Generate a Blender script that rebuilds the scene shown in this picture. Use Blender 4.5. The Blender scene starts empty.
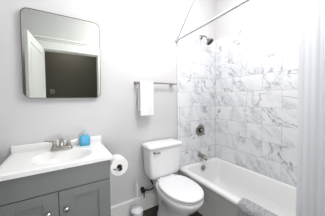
import bpy, bmesh, math, random
from mathutils import Vector, Matrix
random.seed(7)
PI = math.pi
S = bpy.context.scene
COL = S.collection

# ------------------------------------------------------------------ camera, world, light, exposure
cam_d = bpy.data.cameras.new('camera'); cam = bpy.data.objects.new('camera', cam_d); COL.objects.link(cam)
cam.location = (0, -1.76, 1.335)
cam_d.sensor_width = 36; cam_d.lens = 36 * 163.4 / 325; cam_d.clip_start = 0.02
cam_d.shift_y = -3.75 / 325
yaw, pitch, roll = math.radians(31.5), math.radians(2.0), math.radians(0.47)
cam.rotation_euler = (Matrix.Rotation(-yaw, 3, 'Z') @ Matrix.Rotation(PI / 2 - pitch, 3, 'X') @ Matrix.Rotation(-roll, 3, 'Z')).to_euler()
S.camera = cam

w = bpy.data.worlds.new('world'); S.world = w; w.use_nodes = True
w.node_tree.nodes['Background'].inputs[0].default_value = (0.9, 0.95, 1, 1)
w.node_tree.nodes['Background'].inputs[1].default_value = 0.0

def area(name, loc, target, size, power, color=(1, 1, 1), size_y=None):
    d = bpy.data.lights.new(name, 'AREA'); o = bpy.data.objects.new(name, d); COL.objects.link(o)
    d.energy = power; d.color = color; d.size = size
    if size_y: d.shape = 'RECTANGLE'; d.size_y = size_y
    o.location = loc
    o.rotation_euler = (Vector(target) - Vector(loc)).to_track_quat('-Z', 'Y').to_euler()
    return o
def globe(name, loc, radius, power, color):
    d = bpy.data.lights.new(name, 'POINT'); o = bpy.data.objects.new(name, d); COL.objects.link(o)
    d.energy = power; d.color = color; d.shadow_soft_size = radius; o.location = loc
globe('ceiling_lamp_light', (0.95, -0.95, 2.45), 0.25, 33, (1, 0.995, 0.99))
area('hall_fill_light', (0.45, -2.4, 0.72), (0.55, 0, 1.05), 0.6, 12, (0.97, 0.985, 1))  # unseen low fill added behind the camera to brighten vanity front, curtain and apron
area('hall_overhead_fill', (0.2, -2.5, 2.8), (0.2, -2.6, 0), 0.5, 7, (1, 0.98, 0.95))  # weak fill added overhead so the hall wall in the mirror is less black

S.view_settings.view_transform = 'Standard'; S.view_settings.look = 'None'
S.view_settings.exposure = 0.47; S.view_settings.gamma = 1; S.view_settings.use_curve_mapping = False

# ------------------------------------------------------------------ materials
def lin(r, g, b):
    f = lambda c: (c / 255 / 12.92) if c / 255 <= 0.04045 else ((c / 255 + 0.055) / 1.055) ** 2.4
    return (f(r), f(g), f(b), 1)

def mat(name, rgb, rough=0.5, metal=0.0, noise=0.0, nscale=20, bump=0.0, bscale=200, **kw):
    m = bpy.data.materials.new(name); m.use_nodes = True
    nt = m.node_tree; b = nt.nodes['Principled BSDF']
    c = lin(*rgb)
    b.inputs['Base Color'].default_value = c
    b.inputs['Roughness'].default_value = rough; b.inputs['Metallic'].default_value = metal
    for k, v in kw.items(): b.inputs[k].default_value = v
    tc = nt.nodes.new('ShaderNodeTexCoord')
    if noise:
        n = nt.nodes.new('ShaderNodeTexNoise'); n.inputs['Scale'].default_value = nscale; n.inputs['Detail'].default_value = 4
        nt.links.new(tc.outputs['Object'], n.inputs['Vector'])
        r = nt.nodes.new('ShaderNodeValToRGB')
        r.color_ramp.elements[0].position = .3; r.color_ramp.elements[1].position = .7
        r.color_ramp.elements[0].color = tuple(x * (1 - noise) for x in c[:3]) + (1,)
        r.color_ramp.elements[1].color = tuple(min(1, x * (1 + noise)) for x in c[:3]) + (1,)
        nt.links.new(n.outputs['Fac'], r.inputs[0]); nt.links.new(r.outputs[0], b.inputs['Base Color'])
    if bump:
        n2 = nt.nodes.new('ShaderNodeTexNoise'); n2.inputs['Scale'].default_value = bscale
        nt.links.new(tc.outputs['Object'], n2.inputs['Vector'])
        bp = nt.nodes.new('ShaderNodeBump'); bp.inputs['Strength'].default_value = bump; bp.inputs['Distance'].default_value = 0.003
        nt.links.new(n2.outputs['Fac'], bp.inputs['Height']); nt.links.new(bp.outputs[0], b.inputs['Normal'])
    return m

M = {}
M['wall'] = mat('wall_paint', (211, 210, 211), .6, noise=.012, nscale=3, bump=.06, bscale=260)
M['white_paint'] = mat('white_trim_paint', (240, 240, 238), .35, noise=.01)
M['ceil'] = mat('ceiling_paint', (240, 240, 238), .8, noise=.01)
M['grout'] = mat('grout', (178, 179, 183), .8, noise=.03, nscale=60)
M['porcelain'] = mat('porcelain', (240, 240, 241), .12, noise=.006, nscale=4)
M['acrylic'] = mat('tub_enamel', (240, 241, 240), .16, noise=.006, nscale=3)
M['seat'] = mat('seat_plastic', (238, 238, 240), .25, noise=.006, nscale=3)
M['marble_top'] = mat('cultured_marble', (244, 244, 243), .18, noise=.008, nscale=4)
M['vanity'] = mat('grey_cabinet_paint', (122, 125, 124), .42, noise=.02, nscale=6)
M['dark'] = mat('dark_grey_matte', (60, 61, 61), .8, noise=.03)  # plain dark grey, used for the spray face of the shower head
M['nickel'] = mat('brushed_nickel', (178, 174, 168), .28, 1.0, noise=.04, nscale=40)
M['steel'] = mat('dark_steel_frame', (110, 110, 108), .4, .8, noise=.04, nscale=60)
M['chrome'] = mat('polished_chrome', (225, 226, 228), .08, 1.0, noise=.01)
M['bronze'] = mat('dark_bronze', (44, 36, 32), .4, .6, noise=.1, nscale=50)
M['hose'] = mat('braided_hose', (58, 53, 49), .45, .4, noise=.15, nscale=300)
M['mirror'] = mat('mirror_glass', (216, 220, 215), .0, 1.0, noise=.002)
M['icon'] = mat('mirror_icon', (128, 126, 122), .5, noise=.01)
M['towel'] = mat('white_terry', (240, 240, 241), .95, noise=.015, nscale=50, bump=.5, bscale=500)
M['mat'] = mat('grey_chenille', (174, 174, 178), .95, noise=.35, nscale=70, bump=1.0, bscale=130)
M['curtain'] = mat('white_curtain', (246, 248, 251), .8, noise=.008, nscale=10)
M['paper'] = mat('tissue_paper', (240, 239, 238), .95, noise=.015, nscale=60, bump=.2)
M['card'] = mat('cardboard', (150, 125, 98), .9, noise=.06)
M['plastic'] = mat('white_plastic', (232, 234, 238), .3, noise=.01)
M['black'] = mat('black_metal', (26, 25, 25), .35, .5, noise=.05)
M['bristle'] = mat('brush_bristles', (225, 228, 232), .8, noise=.05, nscale=200)
M['soap'] = mat('blue_soap', (110, 206, 240), .08, noise=.04, nscale=30, **{'Transmission Weight': .35, 'IOR': 1.4})
M['label'] = mat('blue_label', (88, 172, 222), .35, noise=.12, nscale=40)
M['pump'] = mat('clear_pump_plastic', (226, 236, 240), .2, noise=.01, **{'Transmission Weight': .4})
M['hall'] = mat('hall_paint', (104, 98, 89), .8, noise=.02, nscale=3)
M['rod'] = mat('satin_rod', (186, 188, 193), .45, .2, noise=.02)
M['stay'] = mat('painted_grey_stay', (160, 162, 166), .5, noise=.02)
M['valve_trim'] = mat('bath_nickel', (156, 152, 147), .27, 1.0, noise=.05, nscale=40)

def curtain_mat():
    m = M['curtain']; nt = m.node_tree; b = nt.nodes['Principled BSDF']; out = nt.nodes['Material Output']
    t = nt.nodes.new('ShaderNodeBsdfTranslucent'); t.inputs[0].default_value = lin(246, 248, 251)
    mx = nt.nodes.new('ShaderNodeMixShader'); mx.inputs[0].default_value = .4
    nt.links.new(b.outputs[0], mx.inputs[1]); nt.links.new(t.outputs[0], mx.inputs[2]); nt.links.new(mx.outputs[0], out.inputs[0])
curtain_mat()

def marble():
    m = bpy.data.materials.new('veined_marble_tile'); m.use_nodes = True
    nt = m.node_tree; N = nt.nodes; L = nt.links; b = N['Principled BSDF']
    b.inputs['Roughness'].default_value = .22
    tc = N.new('ShaderNodeTexCoord'); at = N.new('ShaderNodeAttribute'); at.attribute_name = 'tile_offset'
    add = N.new('ShaderNodeVectorMath'); add.operation = 'ADD'
    L.new(tc.outputs['Object'], add.inputs[0]); L.new(at.outputs['Vector'], add.inputs[1])
    mp = N.new('ShaderNodeMapping')
    mp.inputs['Rotation'].default_value = Vector((-.6, .6, .7)).rotation_difference(Vector((0, 0, 1))).to_euler()
    L.new(add.outputs[0], mp.inputs[0])
    mp0 = mp; mp = N.new('ShaderNodeMapping'); mp.inputs['Scale'].default_value = (2.9, 2.9, .75)
    L.new(mp0.outputs[0], mp.inputs[0])
    def noise(scale, detail, dist, rough=.55):
        n = N.new('ShaderNodeTexNoise'); n.inputs['Scale'].default_value = scale; n.inputs['Detail'].default_value = detail
        n.inputs['Distortion'].default_value = dist; n.inputs['Roughness'].default_value = rough
        L.new(mp.outputs[0], n.inputs['Vector']); return n
    def ridge(n, width):
        s = N.new('ShaderNodeMath'); s.operation = 'SUBTRACT'; L.new(n.outputs['Fac'], s.inputs[0]); s.inputs[1].default_value = .5
        a = N.new('ShaderNodeMath'); a.operation = 'ABSOLUTE'; L.new(s.outputs[0], a.inputs[0])
        r = N.new('ShaderNodeMapRange'); r.inputs['From Min'].default_value = 0; r.inputs['From Max'].default_value = width
        r.inputs['To Min'].default_value = 1; r.inputs['To Max'].default_value = 0
        L.new(a.outputs[0], r.inputs['Value']); return r
    v1 = ridge(noise(2.0, 5, .3, .5), .02); v2 = ridge(noise(5.0, 6, .5, .6), .03)
    cl = noise(2.2, 5, .5)
    cr = N.new('ShaderNodeMapRange'); cr.inputs['From Min'].default_value = .46; cr.inputs['From Max'].default_value = .72
    L.new(cl.outputs['Fac'], cr.inputs['Value'])
    cl2 = noise(1.4, 3, .3); cr2 = N.new('ShaderNodeMapRange'); cr2.inputs['From Min'].default_value = .42; cr2.inputs['From Max'].default_value = .62; cr2.inputs['To Max'].default_value = .95
    L.new(cl2.outputs['Fac'], cr2.inputs['Value'])
    m1 = N.new('ShaderNodeMath'); m1.operation = 'MULTIPLY'; L.new(v2.outputs[0], m1.inputs[0]); L.new(cr.outputs[0], m1.inputs[1])
    base = N.new('ShaderNodeMix'); base.data_type = 'RGBA'
    base.inputs['A'].default_value = lin(233, 234, 237); base.inputs['B'].default_value = lin(212, 214, 219)
    L.new(cr.outputs[0], base.inputs['Factor'])
    mix1 = N.new('ShaderNodeMix'); mix1.data_type = 'RGBA'; mix1.inputs['B'].default_value = lin(146, 148, 156)
    k = N.new('ShaderNodeMath'); k.operation = 'MULTIPLY'; L.new(v1.outputs[0], k.inputs[0]); L.new(cr2.outputs[0], k.inputs[1])
    L.new(base.outputs['Result'], mix1.inputs['A']); L.new(k.outputs[0], mix1.inputs['Factor'])
    mix2 = N.new('ShaderNodeMix'); mix2.data_type = 'RGBA'; mix2.inputs['B'].default_value = lin(172, 174, 182)
    L.new(mix1.outputs['Result'], mix2.inputs['A']); L.new(m1.outputs[0], mix2.inputs['Factor'])
    L.new(mix2.outputs['Result'], b.inputs['Base Color'])
    return m
M['marble'] = marble()

def wood():
    m = bpy.data.materials.new('dark_wood_planks'); m.use_nodes = True
    nt = m.node_tree; N = nt.nodes; L = nt.links; b = N['Principled BSDF']; b.inputs['Roughness'].default_value = .4
    tc = N.new('ShaderNodeTexCoord'); br = N.new('ShaderNodeTexBrick')
    br.inputs['Scale'].default_value = 1; br.inputs['Brick Width'].default_value = 1.2; br.inputs['Row Height'].default_value = .13
    br.inputs['Mortar Size'].default_value = .002; br.inputs['Color1'].default_value = lin(66, 52, 44)
    br.inputs['Color2'].default_value = lin(52, 41, 35); br.inputs['Mortar'].default_value = lin(26, 21, 18)
    L.new(tc.outputs['Object'], br.inputs['Vector'])
    mp = N.new('ShaderNodeMapping'); mp.inputs['Scale'].default_value = (2, 40, 1); L.new(tc.outputs['Object'], mp.inputs[0])
    n = N.new('ShaderNodeTexNoise'); n.inputs['Scale'].default_value = 2; n.inputs['Detail'].default_value = 6; L.new(mp.outputs[0], n.inputs['Vector'])
    mx = N.new('ShaderNodeMix'); mx.data_type = 'RGBA'; mx.blend_type = 'MULTIPLY'; mx.inputs['Factor'].default_value = .6
    L.new(br.outputs['Color'], mx.inputs['A']); L.new(n.outputs['Fac'], mx.inputs['B']); L.new(mx.outputs['Result'], b.inputs['Base Color'])
    return m
M['wood'] = wood()

# ------------------------------------------------------------------ mesh helpers
def link(name, bm, material, parent=None, smooth=None, recalc=True):
    if recalc: bmesh.ops.recalc_face_normals(bm, faces=bm.faces)
    me = bpy.data.meshes.new(name); bm.to_mesh(me); bm.free()
    o = bpy.data.objects.new(name, me); COL.objects.link(o)
    me.materials.append(material)
    if smooth:
        for p in me.polygons: p.use_smooth = True
        me.set_sharp_from_angle(angle=math.radians(smooth))
    if parent:
        o.parent = parent
        pm = Matrix.Identity(4); q = parent
        while q: pm = Matrix.Translation(q.location) @ pm; q = q.parent
        o.matrix_parent_inverse = Matrix.Identity(4)
        # vertices are given in world space: bring them into the parent's frame
        off = pm.translation
        if off.length > 0:
            for v in me.vertices: v.co -= off
    return o

def box(bm, a, b, bev=0.0, seg=2):
    lo = [min(a[i], b[i]) for i in range(3)]; hi = [max(a[i], b[i]) for i in range(3)]
    vs = [bm.verts.new((x, y, z)) for x in (lo[0], hi[0]) for y in (lo[1], hi[1]) for z in (lo[2], hi[2])]
    idx = [(0, 1, 3, 2), (4, 6, 7, 5), (0, 4, 5, 1), (2, 3, 7, 6), (0, 2, 6, 4), (1, 5, 7, 3)]
    fs = [bm.faces.new([vs[i] for i in f]) for f in idx]
    if bev:
        es = list({e for f in fs for e in f.edges})
        bmesh.ops.bevel(bm, geom=es, offset=bev, segments=seg, affect='EDGES', profile=.5)
    return fs

def boxes(*lst, bev=0.0):
    bm = bmesh.new()
    for a, b in lst: box(bm, a, b, bev)
    return bm

def loft(rings, closed=True, cap0=True, cap1=True, bm=None):
    bm = bm or bmesh.new()
    R = [[bm.verts.new(p) for p in r] for r in rings]
    n = len(R[0])
    for a, b in zip(R, R[1:]):
        for i in range(n if closed else n - 1):
            j = (i + 1) % n
            bm.faces.new((a[i], a[j], b[j], b[i]))
    if cap0: bm.faces.new(R[0][::-1])
    if cap1: bm.faces.new(R[-1])
    return bm

def lathe(base, axis, prof, seg=32, bm=None):
    """prof: (radius, distance along axis)"""
    ax = Vector(axis).normalized(); u = ax.orthogonal().normalized(); v = ax.cross(u); B = Vector(base)
    rings = [[B + ax * h + (u * math.cos(2 * PI * i / seg) + v * math.sin(2 * PI * i / seg)) * max(r, 1e-4) for i in range(seg)] for r, h in prof]
    return loft(rings, bm=bm)

def smooth_path(pts, n=8):
    P = [Vector(p) for p in pts]; out = []
    for i in range(len(P) - 1):
        p0 = P[max(i - 1, 0)]; p1 = P[i]; p2 = P[i + 1]; p3 = P[min(i + 2, len(P) - 1)]
        for k in range(n):
            t = k / n
            out.append(.5 * ((2 * p1) + (p2 - p0) * t + (2 * p0 - 5 * p1 + 4 * p2 - p3) * t * t + (3 * p1 - p0 - 3 * p2 + p3) * t ** 3))
    out.append(P[-1]); return out

def tube(pts, r, seg=14, n=8, bm=None, flat=None):
    P = smooth_path(pts, n) if n > 1 else [Vector(p) for p in pts]
    T = [(P[min(i + 1, len(P) - 1)] - P[max(i - 1, 0)]).normalized() for i in range(len(P))]
    u = T[0].orthogonal().normalized(); rings = []
    for i, p in enumerate(P):
        u = (u - T[i] * u.dot(T[i])).normalized(); v = T[i].cross(u)
        f = i / (len(P) - 1)
        rr = r if not callable(r) else r(f)
        rings.append([p + (u * math.cos(2 * PI * k / seg) + v * math.sin(2 * PI * k / seg)) * rr for k in range(seg)])
    return loft(rings, bm=bm)

def rrect(x0, x1, y0, y1, r, z, n=8):
    pts = []
    for cx, cy, a0 in ((x1 - r, y1 - r, 0), (x0 + r, y1 - r, 90), (x0 + r, y0 + r, 180), (x1 - r, y0 + r, 270)):
        for k in range(n + 1):
            a = math.radians(a0 + 90 * k / n); pts.append((cx + r * math.cos(a), cy + r * math.sin(a), z))
    return pts

def grid_sheet(fn, nu, nv, thick=0.0):
    bm = bmesh.new()
    V = [[bm.verts.new(fn(i / nu, j / nv)) for j in range(nv + 1)] for i in range(nu + 1)]
    for i in range(nu):
        for j in range(nv): bm.faces.new((V[i][j], V[i + 1][j], V[i + 1][j + 1], V[i][j + 1]))
    if thick:
        bmesh.ops.recalc_face_normals(bm, faces=bm.faces)
        bmesh.ops.solidify(bm, geom=list(bm.faces), thickness=thick)
    return bm

def tag(o, label, cat, group=None):
    o['label'] = label; o['category'] = cat
    if group: o['group'] = group
    return o
def thing(name, loc, label, cat, group=None):
    o = bpy.data.objects.new(name, None); COL.objects.link(o); o.location = loc; o.empty_display_size = .05
    return tag(o, label, cat, group)
def struct(name, bm, m, parent=None, smooth=None):
    o = link(name, bm, m, parent, smooth)
    if not parent: o['kind'] = 'structure'
    return o

# ------------------------------------------------------------------ room shell
CEIL = 2.85
XR, XT = 2.06, 1.305          # painted right wall plane; edge of the tiled alcove
WD = -1.72                    # room face of the wall with the doorway
DX0, DX1, DH = -0.242, 0.61, 2.18
struct('floor', boxes(((-1.3, -3.1, -.08), (2.2, .12, 0))), M['wood'])
struct('ceiling', boxes(((-1.3, -3.1, CEIL), (2.2, .12, CEIL + .1))), M['ceil'])
struct('wall_back', boxes(((-.62, 0.0, 0), (2.2, .12, CEIL))), M['wall'])
struct('wall_right', boxes(((XR, -1.84, 0), (2.2, 0, CEIL))), M['wall'])
struct('wall_left', boxes(((-.74, -1.84, 0), (-.62, .12, CEIL))), M['wall'])
struct('wall_front', boxes(((-.62, WD - .12, 0), (DX0 - .02, WD, CEIL)), ((DX1 + .02, WD - .12, 0), (XR, WD, CEIL)),
                           ((DX0 - .02, WD - .12, DH + .02), (DX1 + .02, WD, CEIL))), M['wall'])
struct('wall_alcove', boxes(((1.15, WD, 0), (XR, -1.53, CEIL))), M['wall'])
struct('wall_hall', boxes(((-1.3, -3.1, 0), (2.2, -3.0, CEIL)), ((-1.3, -3.0, 0), (-1.2, -1.84, CEIL)), ((2.1, -3.0, 0), (2.2, -1.84, CEIL)),
                          ((-1.2, -1.86, 0), (DX0 - .11, -1.84, CEIL)), ((DX1 + .11, -1.86, 0), (2.1, -1.84, CEIL)),
                          ((DX0 - .11, -1.86, DH + .11), (DX1 + .11, -1.84, CEIL))), M['hall'])
# baseboard with a stepped cap
bb = boxes(((.30, -.014, 0), (XT - .004, 0, .155)), bev=.001)
box(bb, (.30, -.018, .155), (XT - .004, 0, .166), .002); box(bb, (.30, -.012, .166), (XT - .004, 0, .18), .004)
struct('baseboard_back', bb, M['white_paint'])
struct('baseboard_left', boxes(((-.62, WD, 0), (-.606, 0, .18)), bev=.003), M['white_paint'])
struct('baseboard_front', boxes(((DX1 + .10, WD, 0), (1.15, WD + .014, .18)), bev=.003), M['white_paint'])
# doorway casing: jamb lining, side casings, header with crown
bm = boxes(((DX0 - .02, WD - .125, 0), (DX0, WD + .004, DH)), ((DX1, WD - .125, 0), (DX1 + .02, WD + .004, DH)), ((DX0 - .02, WD - .125, DH), (DX1 + .02, WD + .004, DH + .02)))
struct('trim_1', bm, M['white_paint'])
bm = boxes(((DX0 - .10, WD, 0), (DX0 - .006, WD + .02, DH + .01)), ((DX1 + .006, WD, 0), (DX1 + .10, WD + .02, DH + .01)), bev=.004)
box(bm, (DX0 - .115, WD, DH + .006), (DX1 + .115, WD + .028, DH + .03), .004)
box(bm, (DX0 - .10, WD, DH + .03), (DX1 + .10, WD + .02, DH + .145), .002)
box(bm, (DX0 - .11, WD, DH + .145), (DX1 + .11, WD + .034, DH + .17), .006)
box(bm, (DX0 - .125, WD, DH + .17), (DX1 + .125, WD + .055, DH + .205), .008)
struct('trim_2', bm, M['white_paint'])

# door, opened into the room, hinged at the left jamb
def door_geo():
    ang = math.radians(96.5); W, T, H = .85, .036, 2.17
    org = Vector((DX0 + .004, WD + .03, .008)); ux = Vector((math.cos(ang), math.sin(ang), 0)); uy = Vector((-math.sin(ang), math.cos(ang), 0))
    def P(a, b, z): return org + ux * a + uy * b + Vector((0, 0, z))
    def obox(bm, a0, a1, b0, b1, z0, z1):
        tmp = bmesh.new(); box(tmp, (a0, b0, z0), (a1, b1, z1), .004)
        for v in tmp.verts: v.co = P(*v.co)
        me = bpy.data.meshes.new('tmp'); tmp.to_mesh(me); tmp.free(); bm.from_mesh(me); bpy.data.meshes.remove(me)
    bm = bmesh.new(); s = .115
    for a0, a1, z0, z1 in ((0, s, 0, H), (W - s, W, 0, H), (s - .005, W - s + .005, 0, .2), (s - .005, W - s + .005, H - s, H), (s - .005, W - s + .005, .95, 1.07)):
        obox(bm, a0, a1, 0, T, z0, z1)
    d = struct('door_1', bm, M['white_paint'])
    for z0, z1 in ((.195, .955), (1.065, H - s + .005)):
        pb = bmesh.new(); obox(pb, s - .002, W - s + .002, .012, T - .012, z0, z1); obox(pb, s + .05, W - s - .05, .006, T - .006, z0 + .055, z1 - .055)
        link('door_panel', pb, M['white_paint'], d)
    kb = bmesh.new(); q = P(W - .06, T / 2, .98)
    for sgn in (-1, 1): lathe(q, uy * sgn, [(.012, .0), (.03, .019), (.03, .026), (.01, .03), (.01, .045), (.024, .052), (.026, .063), (.018, .074), (0, .076)], 24, kb)
    link('door_knob', kb, M['nickel'], d, 40)
door_geo()

# marble tile in running bond, one mesh per wall: 8 x 16 inch tiles on a grout bed
ZR, TS, TL = .404, .2035, .405
def tile_wall(name, origin, du, nrm, u_end, joints, z_extra=0):
    """u runs along the wall from the inside corner; joints: first joint distance for even and odd rows"""
    bm = bmesh.new(); lay = bm.verts.layers.float_vector.new('tile_offset')
    O = Vector(origin); du = Vector(du); nrm = Vector(nrm); g = .0018
    def slab(u0, u1, z0, z1, t0, t1, bev, off):
        tmp = bmesh.new(); l2 = tmp.verts.layers.float_vector.new('tile_offset'); box(tmp, (u0, t0, z0), (u1, t1, z1), bev, 1)
        for v in tmp.verts: v[l2] = off
        for v in tmp.verts: v.co = O + du * v.co[0] + nrm * v.co[1] + Vector((0, 0, v.co[2]))
        me = bpy.data.meshes.new('t'); tmp.to_mesh(me); tmp.free(); bm.from_mesh(me); bpy.data.meshes.remove(me)
    rows = 9
    for r in range(-1 if z_extra else 0, rows):
        z0, z1 = ZR + r * TS, ZR + (r + 1) * TS
        if r == -1: z0 = 0
        us = [0]; j = joints[r % 2]
        while j < u_end - .03: us.append(j); j += TL
        us.append(u_end)
        for a, b in zip(us, us[1:]):
            off = (random.uniform(-9, 9), random.uniform(-9, 9), random.uniform(-9, 9))
            slab(a + g, b - g, z0 + g, z1 - g, .002, .0095, .0012, off)
    o = link(name, bm, M['marble']); o['kind'] = 'structure'
    gb = bmesh.new()
    box(gb, (0, 0, 0 if z_extra else ZR), (u_end, .0084, ZR + rows * TS))
    for v in gb.verts: v.co = O + du * v.co[0] + nrm * v.co[1] + Vector((0, 0, v.co[2]))
    link('grout_bed', gb, M['grout'], o)
    return o
tile_wall('wall_tile_right', (XR, 0, 0), (0, -1, 0), (-1, 0, 0), 1.53, (.11, .307))
tile_wall('wall_tile_back', (XR - .01, 0, 0), (-1, 0, 0), (0, -1, 0), XR - .01 - XT, (.11, .307), 1)

# ------------------------------------------------------------------ bathtub
tub = thing('bathtub', (1.68, -.76, 0), 'white built-in bathtub with a plain apron along the marble tiled walls', 'bathtub')
X0, X1, Y0, Y1 = XT + .003, XR - .011, -1.528, -.011
R = []
R.append(rrect(X0 + .022, X1, Y0, Y1, .012, 0.0))
R.append(rrect(X0 + .022, X1, Y0, Y1, .012, .33))
R.append(rrect(X0 + .012, X1, Y0, Y1, .014, .352))
R.append(rrect(X0 + .002, X1, Y0, Y1, .018, .366))
R.append(rrect(X0, X1, Y0, Y1, .02, .38))
R.append(rrect(X0 + .004, X1, Y0, Y1, .022, .395))
R.append(rrect(X0 + .016, X1, Y0, Y1 - .004, .03, .404))
ix0, ix1, iy0, iy1 = X0 + .085, X1 - .035, Y0 + .10, Y1 - .055
R.append(rrect(ix0 - .012, ix1 + .012, iy0 - .012, iy1 + .012, .11, .404))
R.append(rrect(ix0 - .003, ix1 + .003, iy0 - .003, iy1 + .003, .105, .400))
R.append(rrect(ix0 + .004, ix1 - .004, iy0 + .006, iy1 - .004, .10, .385))
R.append(rrect(ix0 + .018, ix1 - .018, iy0 + .05, iy1 - .016, .10, .30))
R.append(rrect(ix0 + .035, ix1 - .035, iy0 + .13, iy1 - .034, .11, .18))
R.append(rrect(ix0 + .055, ix1 - .055, iy0 + .19, iy1 - .055, .12, .11))
R.append(rrect(ix0 + .10, ix1 - .10, iy0 + .25, iy1 - .11, .10, .083))
R.append(rrect(ix0 + .17, ix1 - .17, iy0 + .33, iy1 - .20, .06, .078))
link('tub_shell', loft(R), M['acrylic'], tub, 50)
oc = (1.70, iy1 - .022, .335)
link('overflow_cover', lathe(oc, (0, -1, .12), [(.034, -.004), (.036, .004), (.034, .009), (.012, .012), (.010, .016), (0, .017)]), M['valve_trim'], tub, 40)
link('drain', lathe((1.70, iy1 - .21, .078), (0, 0, 1), [(.035, -.002), (.035, .004), (.025, .006), (.0, .010)]), M['valve_trim'], tub, 40)

# shower fittings on the back wall (tile face at y = -0.0095)
TF = -.0095
sh = thing('wall_shower', (1.765, 0, 2.215), 'brushed nickel shower head on a bent arm high on the tiled wall', 'shower head')
hx, hz = 1.735, 2.215
link('wall_flange', lathe((hx, TF + .001, hz), (0, -1, 0), [(.03, 0), (.031, .004), (.026, .012), (.015, .016), (.012, .018)]), M['valve_trim'], sh, 40)
link('shower_arm', tube([(hx, TF - .004, hz), (hx, -.05, hz + .004), (hx, -.09, hz - .012), (hx, -.125, hz - .05)], .0105), M['valve_trim'], sh, 40)
hd = Vector((.25, -.55, -.80)).normalized(); hb = Vector((hx, -.122, hz - .045))
link('head_bell', lathe(hb, hd, [(.012, 0), (.016, .004), (.017, .02), (.013, .026), (.022, .034), (.037, .05), (.052, .066), (.055, .080), (.050, .085)]), M['valve_trim'], sh, 40)
link('spray_face', lathe(hb + hd * .0835, hd, [(.047, 0), (.045, .004), (.015, .005), (0, .004)]), M['dark'], sh, 40)

vv = thing('shower_valve', (1.717, TF, .865), 'round brushed nickel shower valve plate with lever handle above tub spout', 'shower valve')
V0 = (1.717, TF, .866)
link('escutcheon', lathe(V0, (0, -1, 0), [(.086, 0), (.087, .003), (.082, .009), (.05, .014), (.03, .016)], 48), M['valve_trim'], vv, 40)
link('valve_collar', lathe((1.717, TF - .012, .866), (0, -1, 0), [(.042, 0), (.04, .014), (.033, .022), (.03, .024)], 32), M['black'], vv, 40)
hbm = lathe((1.717, TF - .03, .866), (0, -1, 0), [(.03, 0), (.031, .02), (.028, .034), (.018, .04), (0, .041)])
tube([(1.717, TF - .05, .866), (1.728, TF - .06, .835), (1.742, TF - .062, .805)], lambda f: .013 - .004 * f, bm=hbm)
link('valve_handle', hbm, M['valve_trim'], vv, 40)

sp = thing('tub_spout', (1.715, TF, .505), 'brushed nickel tub spout projecting from the tile over the tub rim', 'tub spout')
def spring(y, z, w_, h_, n=20): return [(1.705 + w_ * math.cos(2 * PI * k / n), y, z + h_ * math.sin(2 * PI * k / n)) for k in range(n)]
link('spout_body', loft([spring(TF + .001, .505, .034, .034), spring(TF - .01, .505, .034, .034), spring(TF - .03, .503, .028, .029), spring(-.09, .497, .026, .026),
                         spring(-.125, .488, .026, .026), spring(-.142, .478, .023, .024), spring(-.148, .472, .015, .018)]), M['valve_trim'], sp, 45)
link('diverter_knob', lathe((1.705, -.115, .508), (0, 0, 1), [(.004, 0), (.004, .018), (.009, .02), (.009, .028), (0, .03)], 16), M['valve_trim'], sp, 40)

# shower rod with a slim diagonal stay, curtain, rings
ro = thing('shower_rod', (1.297, 0, 2.09), 'satin metal shower curtain rod with slim diagonal stay above the tub', 'curtain rod')
rodp = [(1.297, -.012, 2.09), (1.277, -.3, 2.09), (1.258, -.62, 2.09), (1.236, -1.0, 2.09), (1.222, -1.30, 2.09), (1.215, -1.53, 2.09)]
link('rod', tube(rodp, .0125, 16, 6), M['rod'], ro, 40)
link('wall_flange', lathe((1.297, TF + .001, 2.09), (0, -1, 0), [(.026, 0), (.027, .004), (.018, .014), (.014, .03)]), M['rod'], ro, 40)
link('wall_flange', lathe((1.215, -1.53, 2.09), (0, 1, 0), [(.026, 0), (.027, .004), (.018, .014), (.014, .03)]), M['rod'], ro, 40)
d0, d1 = Vector((1.298, -.014, 2.094)), Vector((1.300, -.343, 2.447)); dd = (d1 - d0); d2 = d0 + dd * ((CEIL - d0.z) / dd.z)
link('diagonal_stay', tube([d0, (d0 + d2) / 2, d2], .008, 12, 2), M['stay'], ro, 40)
def rodx(y): 
    for a, b in zip(rodp, rodp[1:]):
        if b[1] <= y <= a[1]: t = (y - a[1]) / (b[1] - a[1]); return a[0] + t * (b[0] - a[0])
    return rodp[-1][0]
def cur(u, v):
    y = -1.336 - .182 * u
    z = 2.055 - v * 1.93
    a = .0012 + .001 * v
    ph = u * 2 * PI * 5.5
    x = rodx(y) + .012 + .03 * v + a * math.cos(ph) * (1 - .55 * math.exp(-u * 14)) + .004 * math.sin(3.1 * v + 9 * u)
    return (x, y + .002 * math.sin(ph * 1.0 + .5) * min(1, u * 6) + .004 * v, z)
ct = tag(link('shower_curtain', grid_sheet(cur, 120, 40, .0016), M['curtain'], None, 80), 'white fabric shower curtain gathered at the near end of the tub', 'shower curtain')
for k in range(6):
    y = -1.325 - .034 * k
    bmr = bmesh.new(); pts = [(rodx(y) + .004 + .0 * math.cos(a), y, 2.075 + .034 * math.sin(a)) for a in ()]
    ring = [(rodx(y) + .026 * math.cos(2 * PI * i / 24) + .002, y, 2.081 + .03 * math.sin(2 * PI * i / 24)) for i in range(25)]
    tube(ring, .002, 6, 1, bmr)
    link('curtain_ring', bmr, M['chrome'], ct, 60)

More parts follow.
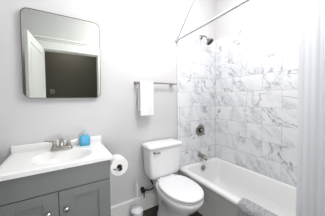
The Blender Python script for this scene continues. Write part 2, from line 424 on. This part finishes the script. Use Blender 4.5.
# grey bath mat over the tub rim
ZT = .404
mp_path = smooth_path([(X0 - .012, 0, .10), (X0 - .012, 0, .2), (X0 - .014, 0, .34), (X0 - .013, 0, .395), (X0 + .012, 0, .421), (X0 + .045, 0, .421), (X0 + .075, 0, .412), (X0 + .091, 0, .38), (X0 + .097, 0, .34)], 6)
def matf(u, v):
    f = u * (len(mp_path) - 1); i = min(int(f), len(mp_path) - 2); t = f - i
    p = mp_path[i].lerp(mp_path[i + 1], t)
    n = .0035 * math.sin(v * 140 + math.sin(u * 60) * 1.5) * math.sin(u * 95)
    sag = 0
    return (p.x - (.006 + n if u < .5 else -n), -.905 - v * .47 - .012 * math.sin(u * 5), p.z + n + sag)
tag(link('bath_mat', grid_sheet(matf, 60, 70, -.014), M['mat'], None, 80), 'fluffy grey bath mat draped over the front rim of the tub', 'bath mat')

# ------------------------------------------------------------------ toilet
TX = 0.995
to = thing('toilet', (TX, -.4, 0), 'white two-piece toilet with closed lid between the vanity and the tub', 'toilet')
def egg(hw, yf, yb, z, yc=-.46, n=48, pw=2.6):
    pts = []
    for k in range(n):
        a = 2 * PI * k / n; c, s = math.cos(a), math.sin(a)
        if s >= 0:  # back half: squarer
            e = 2 / pw; x = hw * math.copysign(abs(c) ** e, c); y = yc + (yb - yc) * abs(s) ** e
        else:
            e = 2 / 2.1; x = hw * math.copysign(abs(c) ** e, c); y = yc - (yc - yf) * abs(s) ** e
        pts.append((TX + x, y, z))
    return pts
bowl = loft([egg(.128, -.60, -.10, 0, -.36), egg(.126, -.595, -.10, .015, -.36), egg(.112, -.565, -.11, .05, -.36), egg(.106, -.55, -.11, .14, -.37),
             egg(.112, -.575, -.11, .20, -.38), egg(.135, -.63, -.11, .255, -.41), egg(.165, -.685, -.12, .31, -.44), egg(.181, -.718, -.13, .352, -.46),
             egg(.187, -.730, -.14, .378, -.46), egg(.186, -.729, -.14, .394, -.46), egg(.178, -.722, -.15, .402, -.46)])
box(bowl, (TX - .115, -.27, .30), (TX + .115, -.035, .436), .02, 3)
link('bowl', bowl, M['porcelain'], to, 45)
link('seat', loft([egg(.176, -.716, -.225, .4035), egg(.181, -.722, -.222, .408), egg(.181, -.722, -.222, .417), egg(.172, -.710, -.226, .4225)]), M['seat'], to, 45)
link('lid', loft([egg(.176, -.716, -.215, .4285), egg(.187, -.731, -.212, .433), egg(.188, -.733, -.212, .441), egg(.184, -.728, -.215, .449), egg(.17, -.708, -.23, .4545), egg(.12, -.62, -.28, .457), egg(.04, -.5, -.4, .458)]), M['seat'], to, 50)
for s in (-1, 1):
    link('hinge', lathe((TX + s * .075 - .02, -.212, .438), (1, 0, 0), [(.0, 0), (.012, .001), (.013, .004), (.013, .036), (.012, .039), (0, .04)], 16), M['seat'], to, 40)
    link('bolt_cap', lathe((TX + s * .118, -.30, .0), (0, 0, 1), [(.017, 0), (.017, .012), (.012, .022), (0, .026)], 16), M['seat'], to, 40)
tw = .205
def tr(z, hw, yf, r): return rrect(TX - hw, TX + hw, yf, -.022, r, z, 6)
tank = loft([tr(.437, tw - .045, -.185, .03), tr(.442, tw - .022, -.195, .03), tr(.455, tw - .012, -.203, .03), tr(.49, tw - .006, -.208, .03), tr(.62, tw + .002, -.212, .03), tr(.778, tw + .010, -.216, .03)])
link('tank', tank, M['porcelain'], to, 50)
lw = .229
link('tank_lid', loft([tr(.776, lw - .010, -.224, .028), tr(.782, lw - .003, -.230, .03), tr(.80, lw, -.234, .03), tr(.811, lw - .003, -.231, .03), tr(.818, lw - .012, -.222, .03), tr(.822, lw - .05, -.19, .03)]), M['porcelain'], to, 50)
lv = lathe((TX - .155, -.211, .742), (0, -1, 0), [(.014, 0), (.015, .006), (.010, .012), (.009, .022), (0, .024)], 20)
tube([(TX - .155, -.228, .742), (TX - .125, -.233, .741), (TX - .095, -.232, .737)], lambda f: .007 + .002 * f, 12, 6, lv)
link('flush_lever', lv, M['valve_trim'], to, 40)

# shutoff valve + supply hose behind the toilet
sv = thing('shutoff_valve', (.785, -.014, .25), 'dark bronze water shutoff valve on the wall beside the toilet', 'valve')
link('valve_flange', lathe((.785, .0, .262), (0, -1, 0), [(.026, 0), (.026, .004), (.014, .012), (.009, .014)], 24), M['bronze'], sv, 40)
vb = tube([(.785, -.008, .262), (.785, -.055, .262)], .011, 14, 1); lathe((.785, -.052, .243), (0, 0, 1), [(.013, 0), (.015, .006), (.015, .032), (.012, .038)], 20, vb)
lathe((.768, -.052, .262), (1, 0, 0), [(.010, 0), (.010, .05)], 16, vb); lathe((.785, -.052, .185), (0, 0, 1), [(.006, 0), (.006, .06)], 14, vb)
link('valve_body', vb, M['bronze'], sv, 40)
link('oval_handle', loft([[(.752 + d, -.052 + .014 * math.cos(2 * PI * k / 20), .266 + .022 * math.sin(2 * PI * k / 20)) for k in range(20)] for d in (0, .012)]), M['bronze'], sv, 40)
link('supply_hose', tube([(.815, -.052, .262), (.85, -.06, .258), (.888, -.08, .275), (.888, -.095, .32), (.862, -.10, .37), (.852, -.105, .42), (.852, -.105, .452)], .0085, 12, 8), M['hose'], sv, 40)

# ------------------------------------------------------------------ vanity
CX0, CX1, CF, CT = -.363, .322, -.49, .90
va = thing('vanity_cabinet', (-.02, -.24, 0), 'grey painted vanity cabinet with two doors under the white sink top', 'cabinet')
bx0, bx1, by = -.345, .303, -.452
vb = boxes(((bx0, by, .09), (bx0 + .018, -.004, .868)), ((bx1 - .018, by, .09), (bx1, -.004, .868)), ((bx0 + .018, by, .09), (bx1 - .018, -.004, .11)),
 ((bx0 + .018, -.02, .11), (bx1 - .018, -.004, .835)), ((bx0 + .02, -.40, 0), (bx1 - .0, -.01, .09)), bev=.001)
box(vb, (bx0 + .018, by, .70), (bx1 - .018, by + .02, .74)); box(vb, (bx0 + .018, by + .012, .11), (bx1 - .018, by + .02, .70))
link('carcass', vb, M['vanity'], va)
fz, gp = -.474, .0022
link('false_drawer_front', boxes(((bx0, fz, .719), (bx1, by - .001, .866)), bev=.0015), M['vanity'], va)
split = -.037
for a, b, kx in ((bx0, split - gp, -.096), (split + gp, bx1, .006)):
    st = .085; z0, z1 = .10, .7135
    d = boxes(((a, fz, z0), (a + st, by - .001, z1)), ((b - st, fz, z0), (b, by - .001, z1)), ((a + st, fz, z1 - .06), (b - st, by - .001, z1)), ((a + st, fz, z0), (b - st, by - .001, z0 + .07)), bev=.0012)
    dr = link('door', d, M['vanity'], va)
    link('recessed_panel', boxes(((a + st - .003, fz + .010, z0 + .067), (b - st + .003, by - .002, z1 - .057))), M['vanity'], dr)
    kn = link('knob', lathe((kx, fz, .589), (0, -1, 0), [(.009, -.001), (.006, .004), (.0055, .012), (.013, .017), (.0165, .023), (.015, .029), (.008, .032), (0, .033)], 28), M['nickel'], dr, 50)

# sink top with the basin moulded in
BX, BY, BA, BB = .0, -.275, .205, .165
def topz(x, y):
    r = ((abs(x - BX) / BA) ** 2.4 + (abs(y - BY) / BB) ** 2.4) ** (1 / 2.4)
    if r >= 1.0: d = 0
    else:
        t = (1 - r) / .62; t = min(1, t); d = .10 * (t * t * (3 - 2 * t)) + .004 * min(1, (1 - r) * 12)
    lip = .004 * math.exp(-((min(x - CX0, CX1 - x, y - CF)) / .012) ** 2)
    return CT - d - lip
def counter():
    bm = bmesh.new(); nx, ny = 96, 72; y1 = -.002
    V = [[None] * (ny + 1) for _ in range(nx + 1)]
    for i in range(nx + 1):
        for j in range(ny + 1):
            x = CX0 + (CX1 - CX0) * i / nx; y = CF + (y1 - CF) * j / ny
            V[i][j] = bm.verts.new((x, y, topz(x, y)))
    for i in range(nx):
        for j in range(ny): bm.faces.new((V[i][j], V[i + 1][j], V[i + 1][j + 1], V[i][j + 1]))
    rim = [V[i][0] for i in range(nx + 1)] + [V[nx][j] for j in range(1, ny + 1)] + [V[i][ny] for i in range(nx - 1, -1, -1)] + [V[0][j] for j in range(ny - 1, 0, -1)]
    low = []
    for v in rim: low.append(bm.verts.new((v.co.x, v.co.y, .869)))
    n = len(rim)
    for k in range(n): bm.faces.new((rim[k], low[k], low[(k + 1) % n], rim[(k + 1) % n]))
    # underside closes on a lower bowl skin
    c = [bm.verts.new((BX + BA * 1.04 * math.cos(2 * PI * k / 40), BY + BB * 1.06 * math.sin(2 * PI * k / 40), .869)) for k in range(40)]
    c2 = [bm.verts.new((BX + BA * .6 * math.cos(2 * PI * k / 40), BY + BB * .6 * math.sin(2 * PI * k / 40), .785)) for k in range(40)]
    for k in range(40): bm.faces.new((c[k], c2[k], c2[(k + 1) % 40], c[(k + 1) % 40]))
    bm.faces.new(c2)
    return bm
vt = tag(link('sink_countertop', counter(), M['marble_top'], None, 50), 'glossy white vanity top with moulded oval basin on the grey cabinet', 'sink top')
bsp = bmesh.new(); box(bsp, (CX0, -.022, CT - .004), (CX1 + .008, -.001, .962), .005, 3)
link('backsplash', bsp, M['marble_top'], vt, 50)
link('drain', lathe((BX, BY, topz(BX, BY) + .0005), (0, 0, 1), [(.024, -.003), (.024, .002), (.02, .003), (.016, .001), (0, .003)], 28), M['nickel'], vt, 40)

# faucet
fa = thing('faucet', (-.014, -.098, CT), 'brushed nickel two-handle centerset faucet behind the sink basin', 'faucet')
fx, fy = -.014, -.098
link('base', loft([rrect(fx - .083, fx + .083, fy - .027, fy + .027, .026, CT - .001), rrect(fx - .083, fx + .083, fy - .027, fy + .027, .026, CT + .010),
                   rrect(fx - .079, fx + .079, fy - .023, fy + .023, .022, CT + .022), rrect(fx - .074, fx + .074, fy - .018, fy + .018, .017, CT + .027)]), M['nickel'], fa, 50)
def ell(c, d, wx, wz, n=20):
    d = Vector(d).normalized(); u = Vector((1, 0, 0)); v = d.cross(u)
    return [Vector(c) + u * wx * math.cos(2 * PI * k / n) + v * wz * math.sin(2 * PI * k / n) for k in range(n)]
link('spout', loft([ell((fx, fy, CT + .02), (0, 0, 1), .022, .020), ell((fx, fy, CT + .05), (0, -.1, 1), .019, .018), ell((fx, fy - .006, CT + .075), (0, -.5, 1), .018, .017),
                    ell((fx, fy - .025, CT + .092), (0, -1, .35), .0175, .015), ell((fx, fy - .06, CT + .094), (0, -1, -.15), .0165, .012), ell((fx, fy - .095, CT + .082), (0, -1, -.5), .015, .011),
                    ell((fx, fy - .115, CT + .066), (0, -.6, -1), .0135, .0115), ell((fx, fy - .119, CT + .056), (0, -.1, -1), .0125, .011)]), M['nickel'], fa, 60)
for s in (-1, 1):
    hb_ = lathe((fx + s * .052, fy, CT + .022), (0, 0, 1), [(.022, 0), (.02, .012), (.015, .03), (.0135, .04), (.015, .046), (.014, .054), (.006, .059), (0, .06)], 24)
    tube([(fx + s * .05, fy, CT + .072), (fx + s * .085, fy + .006, CT + .078), (fx + s * .128, fy + .014, CT + .087)], lambda f: .0075 - .003 * f, 12, 6, hb_)
    link('handle', hb_, M['nickel'], fa, 50)
link('lift_rod', tube([(fx, fy + .02, CT + .02), (fx, fy + .02, CT + .07)], .003, 10, 1), M['nickel'], fa, 40)

# soap bottle
so = thing('soap_bottle', (.175, -.068, CT), 'small clear pump bottle of blue hand soap beside the faucet', 'soap bottle')
def sr(z, hw, hd, r): return rrect(.173 - hw, .173 + hw, -.068 - hd, -.068 + hd, r, z, 6)
c0 = CT
link('bottle', loft([sr(c0, .041, .020, .016), sr(c0 + .004, .045, .023, .018), sr(c0 + .06, .047, .024, .018), sr(c0 + .084, .044, .023, .018), sr(c0 + .094, .031, .019, .016), sr(c0 + .099, .016, .014, .012), sr(c0 + .106, .014, .013, .012)]), M['soap'], so, 50)
link('label', boxes(((.147, -.0935, c0 + .022), (.199, -.0905, c0 + .078)), bev=.001), M['label'], so)
pb = lathe((.173, -.068, c0 + .105), (0, 0, 1), [(.016, 0), (.016, .012), (.012, .016), (.005, .018), (.005, .034), (.011, .036), (.011, .043), (0, .045)], 20)
tube([(.173, -.068, c0 + .144), (.155, -.085, c0 + .145), (.143, -.096, c0 + .138)], .0045, 10, 5, pb)
link('pump', pb, M['pump'], so, 40)

# ------------------------------------------------------------------ mirror (shallow lit cabinet with a rounded metal rim)
mx0, mx1, mz0, mz1, my = -.271, .332, 1.345, 2.082, -.036
mi = thing('wall_mirror', (.034, 0, 1.343), 'rounded rectangular mirror with a thin metal rim above the vanity', 'mirror')
def mr(x0, x1, z0, z1, r, y): return [(p[0], y, p[1]) for p in rrect(x0, x1, z0, z1, r, 0, 10)]
e = .005
link('rim', loft([mr(mx0, mx1, mz0, mz1, .055, -.001), mr(mx0, mx1, mz0, mz1, .055, my - .002), mr(mx0 + e, mx1 - e, mz0 + e, mz1 - e, .055 - e, my - .002), mr(mx0 + e, mx1 - e, mz0 + e, mz1 - e, .055 - e, my + .002)]), M['steel'], mi, 40)
link('glass', loft([mr(mx0 + e, mx1 - e, mz0 + e, mz1 - e, .055 - e, my + .001), mr(mx0 + e, mx1 - e, mz0 + e, mz1 - e, .055 - e, my)]), M['mirror'], mi)
q0, q1, r0, r1, tk = -.087, -.057, 1.388, 1.423, .0032
link('touch_icon', boxes(((q0, my - .0006, r0), (q1, my - .0001, r0 + tk)), ((q0, my - .0006, r1 - tk), (q1, my - .0001, r1)), ((q0, my - .0006, r0), (q0 + tk, my - .0001, r1)), ((q1 - tk, my - .0006, r0), (q1, my - .0001, r1)),
                         (((q0 + q1) / 2 - .005, my - .0006, r0 + .016), ((q0 + q1) / 2 + .005, my - .0001, r0 + .022))), M['icon'], mi)

# ------------------------------------------------------------------ towel bar and towel
tb = thing('towel_bar', (.967, 0, 1.517), 'brushed nickel towel bar on the wall above the toilet', 'towel bar')
link('bar', boxes(((.705, -.079, 1.508), (1.25, -.063, 1.526)), bev=.002), M['nickel'], tb)
for x in (.72, 1.205):
    pb_ = boxes(((x - .012, -.068, 1.504), (x + .012, -.002, 1.524)), bev=.003); box(pb_, (x - .021, -.008, 1.494), (x + .021, -.0, 1.536), .003)
    link('post', pb_, M['nickel'], tb)
tp = smooth_path([(0, -.054, 1.20), (0, -.052, 1.36), (0, -.054, 1.49), (0, -.055, 1.518), (0, -.062, 1.534), (0, -.073, 1.536), (0, -.084, 1.531), (0, -.089, 1.515), (0, -.092, 1.45), (0, -.096, 1.30), (0, -.098, 1.147)], 5)
def towf(u, v):
    f = u * (len(tp) - 1); i = min(int(f), len(tp) - 2); p = tp[i].lerp(tp[i + 1], f - i)
    back = 1 - min(1, u * 2.2)
    return (.736 - .012 * back + v * .163 + .003 * math.sin(p.z * 14), p.y + .0025 * math.sin(v * 7 + p.z * 9) * (1 if p.z < 1.5 else 0) - (.006 * math.sin(v * PI) if u > .75 else 0) * u, p.z)
tag(link('hand_towel', grid_sheet(towf, 60, 16, .007), M['towel'], None, 70), 'white hand towel folded over the wall towel bar', 'towel')

# ------------------------------------------------------------------ toilet paper
hx0 = bx1
ph = thing('toilet_paper_holder', (hx0, -.435, .768), 'dark metal toilet paper arm fixed to the side of the grey vanity', 'toilet paper holder')
pz, px_, pyf = .772, .383, -.456
link('mount_plate', lathe((hx0 + .0003, -.438, pz), (1, 0, 0), [(.018, 0), (.018, .004), (.010, .008)], 24), M['nickel'], ph, 40)
link('arm', tube([(hx0 + .004, -.438, pz), (hx0 + .03, -.448, pz), (px_ - .03, pyf - .016, pz), (px_, pyf - .016, pz)], .006, 12, 6), M['nickel'], ph, 40)
link('spindle', lathe((px_, pyf - .022, pz), (0, 1, 0), [(.015, 0), (.018, .003), (.018, .012), (.011, .018), (.011, .135), (.013, .138), (.013, .142), (0, .143)], 24), M['black'], ph, 40)
rz = pz + .009
tr_ = thing('toilet_paper_roll', (px_, pyf + .05, rz), 'full white toilet paper roll hanging beside the vanity', 'toilet paper')
def annulus(r0, r1, y0, y1, n=48):
    prof = [(r0, y0), (r1 - .004, y0), (r1, y0 + .004), (r1, y1 - .004), (r1 - .004, y1), (r0, y1)]
    rings = [[(px_ + r * math.cos(2 * PI * k / n), y, rz + r * math.sin(2 * PI * k / n)) for k in range(n)] for r, y in prof]
    return loft(rings + [rings[0]], cap0=False, cap1=False)
bm = annulus(.0225, .074, pyf, pyf + .102); bmesh.ops.remove_doubles(bm, verts=bm.verts, dist=1e-5)
link('paper', bm, M['paper'], tr_, 40)
bm = annulus(.0205, .0225, pyf - .0005, pyf + .1025)
link('cardboard_core', bm, M['card'], tr_, 40)

# ------------------------------------------------------------------ toilet brush
bx, byy = .660, -.14
bhld = thing('toilet_brush_holder', (bx, byy, 0), 'round white plastic toilet brush holder on the floor beside the toilet', 'brush holder')
link('canister', lathe((bx, byy, 0), (0, 0, 1), [(.052, 0), (.056, .004), (.062, .10), (.0625, .132), (.060, .134), (.058, .128), (.054, .10), (.048, .012), (0, .01)], 40), M['plastic'], bhld, 40)
tbr = thing('toilet_brush', (bx, byy, .012), 'white toilet brush handle standing up out of its holder', 'toilet brush')
link('handle', lathe((bx, byy, .1), (.01, 0, 1), [(.006, 0), (.006, .18), (.009, .20), (.010, .30), (.007, .318), (0, .321)], 18), M['plastic'], tbr, 40)
link('lid', lathe((bx, byy, .1345), (0, 0, 1), [(.0, 0), (.059, 0), (.060, .003), (.05, .012), (.015, .017), (.009, .022)], 36), M['plastic'], tbr, 40)
bb_ = bmesh.new()
lathe((bx, byy, .014), (0, 0, 1), [(.012, 0), (.036, .012), (.040, .04), (.036, .075), (.012, .088)], 30, bb_)
link('bristles', bb_, M['bristle'], tbr, 40)
